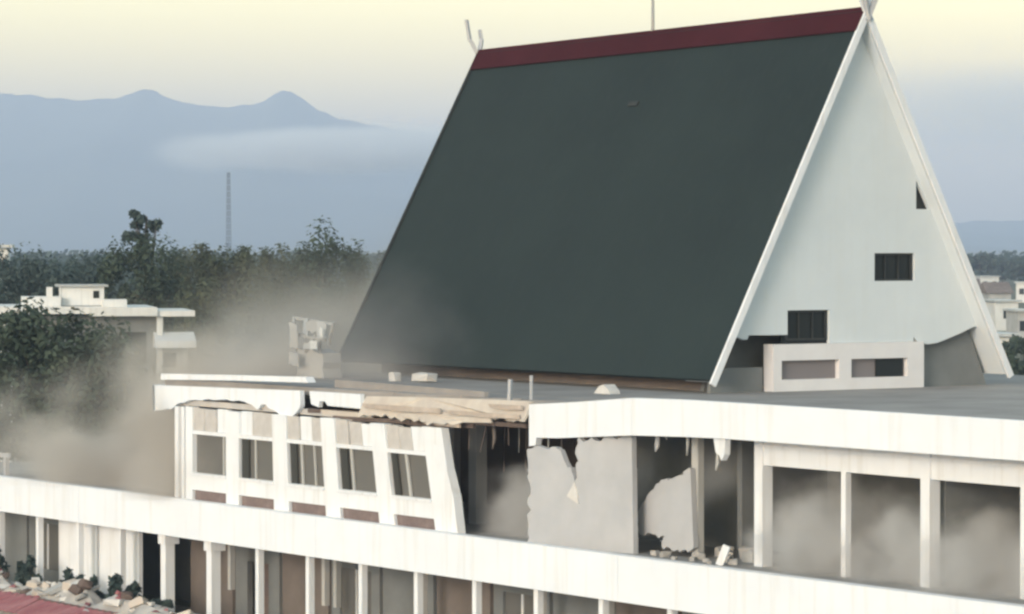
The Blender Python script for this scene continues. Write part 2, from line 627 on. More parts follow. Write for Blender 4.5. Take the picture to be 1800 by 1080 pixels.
for x0, x1 in ((-31.45, -31.22), (-31.0, -30.82)):
    MB().box(x0, x1, YW0 - .02, YW0 + .22, 4.5, 7.58).build('end_pilaster', M_white, wwall)
MB().box(-31.2, -31.02, YW0 + .10, YW0 + .16, 4.5, 7.5).build('end_infill', M_beige, wwall)
# slanting end post where the wall was torn off
MB().prism([(-14.95, 4.54), (-14.50, 4.54), (-14.72, 5.6), (-15.25, 6.78), (-15.45, 7.56), (-15.88, 7.58), (-15.75, 6.8), (-15.32, 5.5)], 'y', YW0 - .03, YW0 + .25).build('leaning_end_post', M_white, wwall)

# left-wing side and back walls, floor, ceiling (dim inside)
MB().box(-31.3, -31.05, .65, 9.0, 4.5, 7.7).build('end_wall', M_dusty, B)
MB().box(-31.0, -5.2, 7.6, 7.8, 4.5, 8.2).build('inner_wall', M_brown, B)
for x in (-28.0, -24.5, -21.0):
    MB().box(x - .12, x + .12, 4.4, 4.64, 4.5, 8.2).build('inner_post', M_dusty, B)
c = MB().box(-17.95, -17.55, 3.0, 3.4, 4.5, 8.3).build('room_column', M_dusty, B)
MB().box(-14.62, -14.42, 3.6, 3.8, 4.5, 6.9).build('broken_room_post', M_dusty, B)
MB().prism([(-13.6, 4.5), (-11.6, 4.5), (-11.6, 6.4), (-12.2, 6.55), (-12.9, 6.35), (-13.5, 5.6)], 'y', 4.6, 4.75).build('room_partition', M_grey, B)
MB().prism([(-17.0, 4.5), (-14.4, 4.5), (-14.9, 5.1), (-15.6, 5.5), (-16.6, 5.3)], 'y', 5.3, 5.45).build('room_partition', M_grey, B)

# ---- flat upper roof ----
ZF = 8.47
rf = MB()
rf.box(-11.3, XR, 0.62, 26, ZF - .28, ZF)
rf.box(-33.0, -11.3, 3.3, 26, ZF - .28, ZF - .004)
flat = rf.build('flat_roof', M_roofdeck, B)
# broken front strip over the left wing
MB().prism([(-32.9, .78), (-32.9, 3.3), (-11.3, 3.3), (-11.3, 2.2), (-12.4, 1.5), (-13.5, 1.9), (-14.6, 1.2), (-16.2, 1.6), (-17.8, 1.0), (-19.5, 1.3), (-21.0, .9)], 'z', ZF - .26, ZF - .01).build('torn_roof_edge', M_roofdeck, flat)
MB().prism([(-33.0, 8.40), (-33.0, 8.60), (-28, 8.71), (-23.6, 8.79), (-23.45, 8.62), (-28, 8.54)], 'y', 0.66, 0.95).build('roof_coping', M_white, B)
MB().prism([(-23.4, 8.44), (-23.4, 8.70), (-19.0, 8.66), (-15.0, 8.62), (-15.0, 8.45)], 'y', 1.6, 1.75).build('roof_upstand', M_roofdeck, B)

# sagging left fascia, its lower edge torn
MB().prism(jag([(-33.2, 8.22), (-23.6, 8.37), (-23.58, 7.93), (-23.75, 7.74), (-24.1, 7.50), (-24.5, 7.55), (-24.98, 7.62), (-25.86, 7.86), (-26.04, 7.83), (-26.22, 7.68),
            (-26.6, 7.82), (-27.1, 7.90), (-28.5, 7.92), (-29.72, 7.86), (-30.7, 7.80), (-31.45, 7.66), (-32.03, 7.45), (-32.6, 7.40), (-33.2, 7.36)], .03, .2, lambda p, q: p[1] > 8 or q[1] > 8, 8), 'y', .46, .62).build('sagging_fascia', M_band, B)
MB().prism([(-23.0, 8.38), (-20.0, 8.39), (-20.0, 7.95), (-21.9, 7.97), (-22.1, 8.10), (-22.4, 8.08), (-22.45, 7.90), (-22.9, 7.98)], 'y', .44, .58).build('broken_fascia', M_band, B)
MB().prism([(.46, 7.36), (.46, 8.22), (2.6, 8.35), (4.2, 8.4), (4.2, 7.8), (2.4, 7.62)], 'x', -33.2, -33.05).build('end_fascia', M_white, B)
MB().box(-33.0, -20.2, .64, 1.0, 7.62, 7.80).build('eave_beam', M_beige, B)

# torn ceiling boards and slab edge between the wing and the right block
MB().prism(jag([(-20.0, 8.33), (-17.0, 8.40), (-14.0, 8.46), (-11.32, 8.50), (-11.32, 7.93), (-12.2, 7.90), (-12.9, 7.96), (-14.2, 7.86), (-14.9, 7.70), (-16.1, 7.66), (-16.6, 7.74), (-17.9, 7.70), (-18.8, 7.80), (-20.0, 7.74)], .05, .2, lambda p, q: p[1] > 8.2 and q[1] > 8.2, 9), 'y', .62, .70,
           lambda x, y, z: (x, y + (z - 8.1) * .55 + .12 * math.sin(x * 1.3), z)).build('torn_soffit', M_tan2, B)
brd = [(-19.9, -15.6, 8.12, 7.98, .42, .004), (-17.8, -13.0, 7.90, 7.77, .46, .012), (-15.4, -11.5, 8.10, 7.99, .40, .004), (-16.6, -14.6, 7.76, 7.64, .44, -.01),
       (-22.6, -19.6, 7.82, 7.66, .62, .0), (-13.2, -11.5, 8.36, 8.24, .50, .01)]
for i, (a, b_, zt, zb, y, tl) in enumerate(brd):
    j = rnd.uniform(-.05, .05)
    MB().prism([(a, zt), (b_ + j, zt + tl * (b_ - a)), (b_ - j, zb + tl * (b_ - a)), ((a + b_) / 2, zb - .01 + j * .3), (a + .12, zb + .02)], 'y', y, y + .06).build('torn_board', (M_tan, M_tan2, M_tan)[i % 3], B)
for i, (a, b_, z, y) in enumerate([(-21.8, -17.6, 7.60, .60), (-17.8, -14.4, 7.60, .74), (-16.2, -11.6, 7.78, .66), (-23.4, -20.4, 7.75, .66)]):
    MB().beam((a, y, z), (b_, y + .1, z + rnd.uniform(-.05, .12)), .09, .12).build('ceiling_batten', M_timber, B)
MB().beam((-13.15, 1.2, 8.0), (-13.1, 1.22, 9.05), .10).build('bent_bar', M_dusty, B)

rg = random.Random(44)
for i in range(4):      # reinforcing bars bent down out of the torn slab
    x0 = -15.0 + i * 1.05 + rg.uniform(-.2, .2)
    p = [Vector((x0, 1.6, 8.15)), Vector((x0 + rg.uniform(-.1, .1), 1.1, 7.7)), Vector((x0 + rg.uniform(-.25, .25), .95, 7.1 + rg.uniform(-.2, .2)))]
    MB().tube(p, [.018, .018, .015], 5).build('bent_rebar', M_timber, B)
for i in range(10):     # ceiling strips and wires hanging into the gap
    x0 = rg.uniform(-15.2, -11.5)
    y0 = rg.uniform(1.4, 3.0)
    zl = rg.uniform(6.0, 7.3)
    w = rg.choice((.03, .05, .12, .2))
    MB().prism(jag([(x0, 8.2), (x0 + w, 8.2), (x0 + w * .8 + rg.uniform(-.1, .1), zl + .3), (x0 + w * .3, zl)], .03, .3, seed=i), 'y', y0, y0 + .03).build('hanging_strip', rg.choice((M_timber, M_brown, M_grey)), B)
for i in range(5):      # the same over the second gap
    x0 = rg.uniform(-6.8, -3.1)
    zl = rg.uniform(6.9, 7.7)
    w = rg.choice((.04, .1, .18))
    MB().prism(jag([(x0, 8.0), (x0 + w, 8.0), (x0 + w * .8, zl + .2), (x0 + w * .3 + rg.uniform(-.1, .1), zl)], .03, .25, seed=i + 30), 'y', 1.2, 1.24).build('hanging_strip', rg.choice((M_dusty, M_grey)), B)

# ---- right block ----
# sagging end of its fascia, then the straight run
MB().prism([(-11.27, 8.42), (-9.0, 8.57), (-6.41, 8.78), (-6.41, 7.77), (-8.0, 7.66), (-9.9, 7.53), (-10.9, 7.50), (-10.95, 7.28), (-11.27, 7.24)], 'y', .60, .80).build('sagging_fascia', M_band, B)
MB().prism([(-6.40, 8.78), (-4.0, 8.82), (3.0, 8.82), (XR, 8.82), (XR, 7.90), (3.0, 7.88), (-2.4, 7.87), (-4.0, 7.84), (-6.40, 7.77)], 'y', .60, .80).build('roof_fascia', M_band, B)
MB().prism([(.81, 7.3), (.81, 8.40), (2.5, 8.46), (2.5, 7.9), (1.3, 7.7)], 'x', -11.27, -11.1).build('cut_slab_end', M_beige, B)
MB().box(-11.0, XR, .805, 1.55, 7.95, 8.15).build('soffit', M_white, B)
MB().prism([(-2.95, 7.86), (-2.45, 7.86), (-2.48, 7.45), (-2.62, 7.28), (-2.72, 7.42), (-2.86, 7.48)], 'y', .72, .9).build('hanging_fragment', M_white, B)
YC = 1.62
for x, w in ((-2.20, .34), (4.36, .34), (10.9, .34)):
    MB().box(x - w / 2, x + w / 2, YC, YC + w, 4.5, 7.95).build('upper_column', M_white, B)
for x in (1.19, 7.80):
    MB().box(x - .09, x + .09, YC + .05, YC + .23, 4.5, 7.16).build('bay_post', M_white, B)
for a, b_ in ((-2.03, 4.19), (4.53, 10.73)):
    MB().box(a + .002, b_ - .002, YC + .06, YC + .26, 7.16, 7.945).build('lintel', M_white, B)
    MB().box(a + .002, b_ - .002, YC + .02, YC + .058, 7.62, 7.70).build('lintel_moulding', M_white, B)
# rooms behind the bays
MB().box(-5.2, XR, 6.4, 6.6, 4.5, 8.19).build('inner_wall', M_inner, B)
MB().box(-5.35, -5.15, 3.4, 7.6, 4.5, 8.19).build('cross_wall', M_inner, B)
MB().box(4.25, 4.45, 2.2, 6.4, 4.5, 8.19).build('cross_wall', M_inner, B)
for x in (-.2, 6.4):
    MB().box(x, x + 1.1, 6.33, 6.39, 4.5, 6.6).build('inner_door', M_brown, B)
# tilted plaster panel with a crack beside the gap
def swing(x, y, z):
    t = (x + 10.9) / 4.0
    return (x, y + t * .72 - (z - ZD) * .02, z)


MB().prism(jag([(-10.9, 4.5), (-6.95, 4.5), (-6.95, 7.70), (-8.98, 7.52), (-9.02, 6.9), (-9.10, 6.30), (-9.22, 6.62), (-9.45, 6.85), (-9.72, 7.22), (-10.02, 7.27), (-10.9, 7.20), (-10.97, 6.6), (-10.88, 6.3)], .085, .15, lambda p, q: (p[1] < 4.6 and q[1] < 4.6) or (p[0] > -7 and q[0] > -7), 4),
           'y', .36, .52, swing).build('tilted_wall_panel', M_dusty, B)
MB().prism([(-9.40, 5.95), (-9.1, 6.35), (-9.0, 6.1), (-8.95, 5.75)], 'y', .33, .37, swing).build('plaster_flake', M_conc2, B)
# torn remnant of the next wall, a pilaster and the dark recess
MB().prism(jag([(-7.45, 5.02), (-7.5, 5.5), (-7.2, 5.9), (-6.9, 6.2), (-6.6, 6.42), (-6.2, 6.58), (-5.7, 6.66), (-5.45, 6.72), (-5.20, 6.92), (-5.12, 6.88), (-4.98, 4.78), (-5.6, 4.62), (-6.4, 4.7), (-6.5, 4.88), (-6.2, 4.98), (-6.8, 5.02)], .07, .13, lambda p, q: p[0] > -5.2 and q[0] > -5.2, 6),
           'y', 1.62, 1.78).build('torn_wall_remnant', M_dusty, B)
MB().box(-5.30, -5.02, 1.80, 2.0, 4.5, 7.95).build('pilaster', M_grey, B)
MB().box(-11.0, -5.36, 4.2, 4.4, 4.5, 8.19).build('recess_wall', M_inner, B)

# ---- the steep roof: hall on the flat roof ----
AX0, AX1 = -33.7, -12.5            # far and near ends
AY0, AYM, AY1 = 8.06, 13.98, 19.90
ZE = 8.90
RZ0, RZ1 = 19.80, 20.12


def slope_pt(x, t, side):
    """t 0 at the eave, 1 at the ridge"""
    zr = RZ0 + (RZ1 - RZ0) * (x - AX0) / (AX1 - AX0)
    ye = AY0 if side < 0 else AY1
    return Vector((x, ye + (AYM - ye) * t, ZE + (zr - ZE) * t))


def slope_norm(side):
    a = math.atan2(RZ1 - ZE, AYM - AY0)
    return Vector((0, side * math.sin(a), math.cos(a)))


steep = None
for side in (-1, 1):
    n = slope_norm(side)
    mb = MB()
    NX = 4
    for i in range(NX):
        xa = AX0 + (AX1 - AX0) * i / NX
        xb = AX0 + (AX1 - AX0) * (i + 1) / NX
        q = [slope_pt(xa, 0, side), slope_pt(xb, 0, side), slope_pt(xb, 1, side), slope_pt(xa, 1, side)]
        q2 = [p - n * .14 for p in q]
        mb.add(q + q2, [(0, 1, 2, 3), (7, 6, 5, 4), (0, 4, 5, 1), (2, 6, 7, 3)] + ([(0, 3, 7, 4)] if i == 0 else []) + ([(1, 5, 6, 2)] if i == NX - 1 else []))
    o = mb.build('steep_roof_slope', M_green, B)
    if side < 0:
        steep = o
    # maroon ridge flashing
    q = [slope_pt(AX0 - .05, .938, side) + n * .02, slope_pt(AX1 + .04, .938, side) + n * .02, slope_pt(AX1 + .04, 1.004, side) + n * .02, slope_pt(AX0 - .05, 1.004, side) + n * .02]
    MB().add(q + [p + n * .05 for p in q], [(4, 5, 6, 7), (0, 1, 5, 4), (1, 2, 6, 5), (2, 3, 7, 6), (3, 0, 4, 7), (3, 2, 1, 0)]).build('ridge_flashing', M_maroon, o)
    # bargeboards at both ends
    for xe, d, s in ((AX1, 1, .10), (AX0, -1, .10)):
        q0 = slope_pt(xe, -.012, side)
        q1 = slope_pt(xe, 1.03 if d > 0 else 1.0, side)
        w = n * -.15
        up = n * .06
        vv = [q0 + up, q1 + up, q1 + w, q0 + w]
        if side < 0 and d > 0:
            pass
        vv2 = [p + Vector((d * s, 0, 0)) for p in vv]
        vv = [p + Vector((d * .003 * (1 if side < 0 else 2), 0, 0)) for p in vv]
        MB().add(vv + vv2, [(0, 1, 2, 3), (7, 6, 5, 4), (0, 4, 5, 1), (1, 5, 6, 2), (2, 6, 7, 3), (3, 7, 4, 0)]).build('bargeboard', M_white if d > 0 else M_darkframe, o)
    # pale soffit lining under the gable overhang
    q = [slope_pt(AX1 - 1.5, .0, side) - n * .145, slope_pt(AX1 - .01, .0, side) - n * .145, slope_pt(AX1 - .01, .985, side) - n * .145, slope_pt(AX1 - 1.5, .985, side) - n * .145]
    MB().add(q + [p - n * .03 for p in q], [(0, 1, 2, 3), (7, 6, 5, 4), (0, 4, 5, 1), (1, 5, 6, 2), (2, 6, 7, 3), (3, 7, 4, 0)]).build('soffit_lining', M_gable, o)

pm = slope_pt(-22.7, .78, -1)
nn = slope_norm(-1)
MB().beam(pm + nn * .02 - Vector((.26, 0, 0)), pm + nn * .02 + Vector((.26, 0, 0)), .16, .05, up=nn).build('roof_patch', M_darkframe, steep)
# crossed finials at the ends of the ridge, rods on the ridge
for xe, top in ((AX0 - .05, 1.25), (AX1 + .12, 1.5)):
    for s in (-1, 1):
        p0 = Vector((xe, AYM - s * .05, RZ1 - .35 if xe > -20 else RZ0 - .3))
        mbf = MB()
        mbf.beam(p0, p0 + Vector((-.25 if xe < -20 else .1, s * .30, .75)), .13)
        mbf.beam(p0 + Vector((-.25 if xe < -20 else .1, s * .30, .72)), p0 + Vector((-.42 if xe < -20 else .12, s * .34, top + .2 - (.35 if s > 0 else 0))), .11)
        mbf.build('finial', M_dusty, steep)
MB().tube([(-23.4, AYM, 19.9), (-23.4, AYM, 21.0), (-23.4, AYM, 22.4)], [.06, .05, .03], 8).build('ridge_rod', M_steel, steep)

# gable wall: vertical strips that leave out the two windows, the vent and the torn foot
GX0, GX1 = -13.07, -12.95


def gtop(y):
    zr = RZ1 - .02
    t = (y - AY0) / (AYM - AY0) if y <= AYM else (AY1 - y) / (AY1 - AYM)
    return ZE + (zr - ZE) * t - .34


gw = MB()
feet = [(8.97, 10.17), (9.145, 10.17), (9.495, 10.10), (9.545, 10.06), (9.745, 10.06), (9.795, 10.19), (10.545, 10.18), (11.285, 10.18), (11.2851, 10.92), (12.925, 10.92), (12.9251, 9.9), (16.315, 9.90), (16.3151, 10.05),
        (16.445, 9.92), (16.645, 9.84), (16.905, 9.80), (17.295, 9.84), (17.615, 9.93), (18.245, 10.12), (18.815, 10.32), (19.2, 10.33)]


def foot(y):
    for (a, za), (b, zb) in zip(feet, feet[1:]):
        if a <= y <= b:
            return za + (zb - za) * (y - a) / max(b - a, 1e-9)
    return feet[-1][1]


cuts = sorted(set([f[0] for f in feet] + [AYM, 14.725, 16.355, 16.41, 16.95]))
for a, b_ in zip(cuts, cuts[1:]):
    if b_ - a < .0005:
        continue
    m_ = (a + b_) / 2
    e = min(1e-5, (b_ - a) / 4)
    lo0, lo1, hi0, hi1 = foot(a + e * 15), foot(b_ - e * 15), gtop(a), gtop(b_)
    spans = [((lo0, lo1), (hi0, hi1))]
    if 14.725 <= m_ <= 16.355:
        spans = [((lo0, lo1), (11.79, 11.79)), ((12.65, 12.65), (hi0, hi1))]
    elif 16.41 <= m_ <= 16.95:
        spans = [((lo0, lo1), (14.02, 14.02))]
        za, zb = 14.95 - (a - 16.41) * 1.72, 14.95 - (b_ - 16.41) * 1.72
        spans.append(((za, zb), (max(hi0, za + .001), max(hi1, zb + .001))))
    for (l0, l1), (h0, h1) in spans:
        if h0 - l0 < .002 and h1 - l1 < .002:
            continue
        gw.prism([(a, l0), (b_, l1), (b_, max(h1, l1)), (a, max(h0, l0))], 'x', GX0, GX1)
gable = gw.build('gable_wall', M_gable, B)
# window reveals and dark panes
for (y0, y1, z0, z1) in ((11.285, 12.925, 10.0, 10.92), (14.725, 16.355, 11.79, 12.65)):
    MB().box(GX0 - .10, GX0 - .06, y0 - .1, y1 + .1, z0 - .1, z1 + .1).build('window_pane', M_glass, gable)
    fr = MB()
    fr.box(GX0 - .04, GX0 + .03, y0 + .001, y0 + .07, z0, z1 - .001).box(GX0 - .04, GX0 + .03, y1 - .07, y1 - .001, z0, z1 - .001)
    fr.box(GX0 - .04, GX0 + .03, y0 + .071, y1 - .071, z1 - .07, z1 - .001).box(GX0 - .04, GX0 + .03, y0 + .071, y1 - .071, z0, z0 + .06)
    for t in (.33, .66):
        fr.box(GX0 - .035, GX0 + .01, y0 + (y1 - y0) * t - .02, y0 + (y1 - y0) * t + .02, z0 + .061, z1 - .071)
    fr.build('window_frame', M_darkframe, gable)
MB().box(GX0 - .07, GX0 - .03, 16.2, 17.1, 13.8, 15.2).build('vent_backing', M_glass, gable)
# porch box under the gable
px_ = MB()
PX0, PX1 = -13.35, -12.88
px_.box(PX0, PX1, 10.685, 16.685, 8.40, 8.82).box(PX0, PX1, 10.685, 16.685, 9.40, 9.895)
px_.box(PX0, PX1, 10.685, 11.005, 8.82, 9.40).box(PX0, PX1, 13.265, 13.745, 8.82, 9.40).box(PX0, PX1, 16.025, 16.685, 8.82, 9.40)
porch = px_.build('porch_box', M_pinkish, B)
for y0, y1 in ((11.005, 13.265), (13.745, 16.025)):
    MB().box(PX0 + .25, PX0 + .28, y0, y1, 8.82, 9.40).build('window_pane', M_glass3, porch)
MB().box(PX0 + .30, PX0 + .33, 14.845, 15.945, 8.84, 9.38).build('open_leaf', M_glass, porch)
# recessed inner wall, side stubs, eave wall
MB().prism([(9.1, 8.4), (18.8, 8.4), (18.0, 10.6), (9.9, 10.6)], 'x', -14.5, -14.3).build('hall_inner_wall', M_inner, B)
MB().prism([(17.0, 8.4), (19.7, 8.4), (18.8, 10.5), (17.0, 10.5)], 'x', -13.45, -13.3).build('side_stub_wall', M_inner, B)
MB().box(-13.45, -13.3, 8.6, 10.6, 8.4, 9.2).build('low_panel', M_inner, B)
for yy in (9.3, 18.6):
    MB().box(AX0 + .8, AX1 - 1.4, yy, yy + .15, 8.4, 10.4).build('eave_wall', M_brown, B)
MB().prism([(9.3, 8.4), (18.6, 8.4), (17.4, 10.6), (AYM, 19.0), (10.5, 10.6)], 'x', AX0 + 1.0, AX0 + 1.15).build('far_gable_wall', M_gable, B)

# ------------------------------------------------------------------ loose things on the roof and the terrace
t = root('crumpled_housing', (-30.4, 5.2, 8.47), 'pale crumpled sheet-metal housing on flat roof beside the far end of green roof', 'rooftop housing')
MB().prism(jag([(-31.3, 8.465), (-29.5, 8.465), (-29.6, 9.3), (-30.4, 9.42), (-31.25, 9.35)], .05, .3, lambda p, q: p[1] < 8.5 and q[1] < 8.5, 2), 'y', 4.9, 5.6).build('pedestal', M_grey, t)
rh = random.Random(9)
for x0, z0, x1, z1 in ((-31.25, 9.3, -31.3, 10.5), (-30.6, 9.3, -30.45, 10.45), (-29.7, 9.3, -29.5, 10.4), (-29.1, 9.6, -28.7, 10.35), (-31.2, 9.9, -29.2, 9.75), (-31.25, 10.45, -28.8, 10.3), (-30.5, 9.4, -29.4, 10.3)):
    MB().beam((x0, 4.85, z0), (x1, 4.8, z1), .09).build('strut', M_wallg, t)
for k, (xa, xb, za, zb, mm) in enumerate(((-31.2, -30.75, 9.45, 10.25, M_wallg), (-30.6, -30.2, 9.95, 10.45, M_zinc), (-30.2, -29.5, 10.0, 10.38, M_wallg), (-30.5, -29.8, 9.42, 9.68, M_zinc), (-29.6, -29.0, 9.85, 10.3, M_zinc), (-29.85, -29.35, 9.4, 9.72, M_wallw), (-31.1, -30.5, 8.9, 9.3, M_wallg), (-29.05, -28.85, 9.9, 10.2, M_wallw))):
    MB().prism(jag([(xa, za), (xb, za + rh.uniform(-.08, .08)), (xb + rh.uniform(-.1, .1), zb), (xa + rh.uniform(-.08, .08), zb + rh.uniform(-.12, .06))], .05, .2, seed=k), 'y', 4.70 - .02 * k, 4.735 - .02 * k, lambda x, y, z: (x, y + (x + 30) * .1 * (-1) ** k, z)).build('sheet', mm, t)

for i, (x, y, s, lab) in enumerate([(-26.2, 5.6, .22, 'small pale block on flat roof, leftmost of the pair below the green slope'),
                                    (-25.0, 5.9, .34, 'wider pale block on flat roof, right of the pair below the green slope')]):
    mb = chunk(random.Random(i + 3), s * (1 + i), s * .7, .16)
    o = mb.build('roof_block', M_conc2, None, loc=(0, 0, -.14))
    o.location = (x, y, 8.465)
    tag(o, lab, 'concrete block', 'blocks lying on the flat roof')
tag(MB().tube([(-12.6, 1.6, ZF), (-12.6, 1.6, ZF + .35), (-12.6, 1.6, ZF + .7)], [.05, .05, .05], 8).build('vent_pipe', M_dusty), 'thin upright pale pipe at the torn front edge of flat roof', 'pipe')
tag(MB().prism([(-15.1, ZF - .001), (-14.3, ZF - .001), (-14.35, ZF + .1), (-14.6, ZF + .28), (-14.85, ZF + .22)], 'y', 5.6, 6.0).build('roof_hatch', M_conc2), 'small pointed pale hatch on flat roof above the sagging fascia', 'roof hatch')

rr = random.Random(21)
for i, (x, y, s) in enumerate([(-4.6, 1.5, .22), (-4.2, 2.1, .28), (-3.7, 1.7, .20), (-3.3, 2.3, .30), (-4.9, 2.6, .26), (-3.0, 1.4, .15), (-5.7, 1.2, .16), (-6.3, 1.3, .13), (-4.4, 1.15, .12), (-3.9, 1.2, .10), (-3.5, 1.0, .09), (-4.0, 2.7, .34), (-3.2, 2.9, .30), (-5.0, 1.0, .08)]):
    o = chunk(rr, s, s * .8, s * .6).build('rubble_chunk', M_conc, None, loc=(0, 0, -s * .45))
    o.location = (x, y, 4.5)
    o.rotation_euler = (0, 0, rr.uniform(0, 6))
    tag(o, 'grey rubble chunk on terrace between torn wall remnant and first bay column', 'rubble', 'rubble chunks on the terrace')
tag(MB().beam((-3.05, 1.0, 4.5), (-2.88, 1.12, 5.02), .11, .2).build('plaster_shard', M_white), 'white plaster shard standing up in the terrace rubble', 'plaster shard')
t = root('railing_fragment', (-46.6, 1.0, 4.5), 'pale broken railing fragment on terrace at left edge of the view', 'railing')
MB().beam((-48.2, 1.0, 5.25), (-45.3, 1.1, 5.2), .09, .16).build('top_rail', M_dusty, t)
for x in (-47.9, -46.4, -45.5):
    MB().box(x - .08, x + .08, .97, 1.13, 4.5, 5.15).build('post', M_dusty, t)

# ------------------------------------------------------------------ debris along the foot of the facade
def heap_z(x, y):
    e = max(0, 1 - abs(y + .9) / 1.7)
    return 1.45 * e * max(0.0, min(1, (-22.5 - x) / 6)) * (0.75 + .5 * noise.noise(Vector((x * .7, y * .7, 1))))


mb = MB()
nx, ny = 70, 16
for i in range(nx + 1):
    for j in range(ny + 1):
        x = -50 + 28 * i / nx
        y = -2.7 + 3.5 * j / ny
        mb.v.append(Vector((x, y, .006 + heap_z(x, y) + .07 * noise.noise(Vector((x * 3, y * 3, 4))) * (1 if 0 < j < ny else 0))))
for i in range(nx):
    for j in range(ny):
        a = i * (ny + 1) + j
        mb.f.append((a, a + ny + 1, a + ny + 2, a + 1))
tag(mb.build('rubble_heap', M_conc), 'low heap of broken grey rubble along the foot of facade', 'rubble', kind='stuff')
rr = random.Random(5)
protos = []
for i in range(8):
    s = .12 + .04 * (i % 4)
    protos.append((chunk(rr, s * 1.3, s, s * (.35 if i % 2 else .7)).mesh('rubble_piece', (M_conc2, M_conc, M_timber, M_conc2, M_red, M_conc, M_tan2, M_wallg)[i]), s))
for i in range(230):
    me, s = protos[i % 8]
    x = rr.uniform(-48, -24.5)
    y = rr.uniform(-1.9, .1)
    o = bpy.data.objects.new('rubble_piece', me)
    COL.objects.link(o)
    o.location = (x, y, heap_z(x, y) + s * .25)
    o.rotation_euler = (rr.uniform(-.5, .5), rr.uniform(-.5, .5), rr.uniform(0, 6.3))
    sc_ = rr.uniform(.6, 1.25)
    o.scale = (sc_, sc_, sc_)
    tag(o, ('broken pale concrete piece', 'broken grey concrete piece', 'splintered dark timber piece', 'broken pale concrete piece', 'broken red tile piece', 'broken grey concrete piece', 'broken tan board piece', 'broken grey plaster piece')[i % 8] + ' in the rubble heap at the foot of facade', 'rubble', 'loose pieces in the rubble heap')
# long red sheet lying along the heap, in panels
t = root('red_roof_sheet', (-38, -2.2, 0), 'long dusty red roof sheet lying along the rubble heap', 'roof sheet')
xs = [-46.5, -43.4, -40.3, -37.2, -34.2, -31.4, -29.2]
for i, (a, b_) in enumerate(zip(xs, xs[1:])):
    z = .95 - .02 * i + rr.uniform(-.05, .05)
    mb = MB()
    nseg = 12
    for k in range(nseg):
        xa, xb = a + (b_ - .04 - a) * k / nseg, a + (b_ - .04 - a) * (k + 1) / nseg
        za, zb = .035 * (k % 2), .035 * ((k + 1) % 2)
        tl = rr.uniform(-.01, .01)
        v = [(xa, -2.75, .42 + za), (xb, -2.75, .42 + zb), (xb, -1.7, z + zb), (xa, -1.7, z + za)]
        mb.add(v + [(p[0], p[1], p[2] - .02) for p in v], [(0, 1, 2, 3), (7, 6, 5, 4), (0, 4, 5, 1), (2, 6, 7, 3), (1, 5, 6, 2), (3, 7, 4, 0)])
    mb.build('corrugated_panel', M_red, t)
MB().box(-46.5, -29.2, -1.78, -1.70, .0, .86).build('timber_prop', M_timber, t)

# ------------------------------------------------------------------ vegetation
def crown_mesh(name, mat, rng, rx, rz, zc, clumps, leaves, leaf, sparse=False):
    vv, ff = [], []
    cl = []
    for _ in range(clumps):
        while True:
            p = Vector((rng.uniform(-1, 1), rng.uniform(-1, 1), rng.uniform(-1, 1)))
            if .35 < p.length < 1:
                break
        r_ = rng.uniform(.16, .34) * (0.7 if sparse else 1.0)
        cl.append((Vector((p.x * rx * .85, p.y * rx * .85, zc + p.z * rz * .85)), r_ * rx, r_ * rz))
    for c_, r1, r2 in cl:
        for _ in range(leaves):
            d = Vector((rng.gauss(0, 1), rng.gauss(0, 1), rng.gauss(0, 1))).normalized() * (rng.random() ** .45)
            p = c_ + Vector((d.x * r1, d.y * r1, d.z * r2))
            n = (d + Vector((rng.uniform(-.7, .7), rng.uniform(-.7, .7), rng.uniform(-.2, 1)))).normalized()
            s = n.cross(Vector((rng.uniform(-1, 1), rng.uniform(-1, 1), rng.uniform(-1, 1))))
            if s.length < 1e-3:
                continue
            s.normalize()
            u_ = n.cross(s)
            L_ = leaf * rng.uniform(.6, 1.4)
            i0 = len(vv)
            vv += [p - s * L_, p + u_ * L_ * .45, p + s * L_, p - u_ * L_ * .45]
            ff.append((i0, i0 + 1, i0 + 2, i0 + 3))
    me = bpy.data.meshes.new(name)
    me.from_pydata([tuple(v) for v in vv], [], ff)
    me.materials.append(mat)
    return me, cl


def trunk_mesh(rng, h, r, cl, zc):
    mb = MB()
    bend = Vector((rng.uniform(-.3, .3), rng.uniform(-.3, .3), 0))
    pts = [Vector((0, 0, 0)), bend * .5 + Vector((0, 0, zc * .4)), bend + Vector((0, 0, zc * .8)), bend * .8 + Vector((0, 0, zc + (h - zc) * .5))]
    mb.tube(pts, [r, r * .75, r * .55, r * .2], 8)
    for c_, r1, r2 in rng.sample(cl, min(7, len(cl))):
        st = pts[1].lerp(pts[2], rng.uniform(.5, 1))
        mid = st.lerp(c_, .5) + Vector((0, 0, -.15 * (c_ - st).length * .3))
        mb.tube([st, mid, c_], [r * .32, r * .2, r * .06], 6)
    return mb.mesh('trunk', M_bark, smooth=True)


def make_tree(name, label, loc, h, rx, mat, seed, group, clumps=40, leaves=95, leaf=.26, zfrac=.58, sparse=False):
    rng = random.Random(seed)
    zc = h * zfrac
    rz = h - zc
    t = root(name, loc, label, 'tree', group)
    me, cl = crown_mesh('crown', mat, rng, rx, rz, zc, clumps, leaves, leaf, sparse)
    for nm, m_ in (('crown', me), ('trunk', trunk_mesh(rng, h, .035 * h * .7, cl, zc))):
        o = bpy.data.objects.new(nm, m_)
        COL.objects.link(o)
        o.parent = t
    t.rotation_euler = (0, 0, rng.uniform(0, 6.28))
    return t


def px_side(xp, depth):
    return (xp - 900) / 6000.0 * depth


def top_z(yp, depth):
    return CAM.z + (430 - yp) / 6000.0 * depth


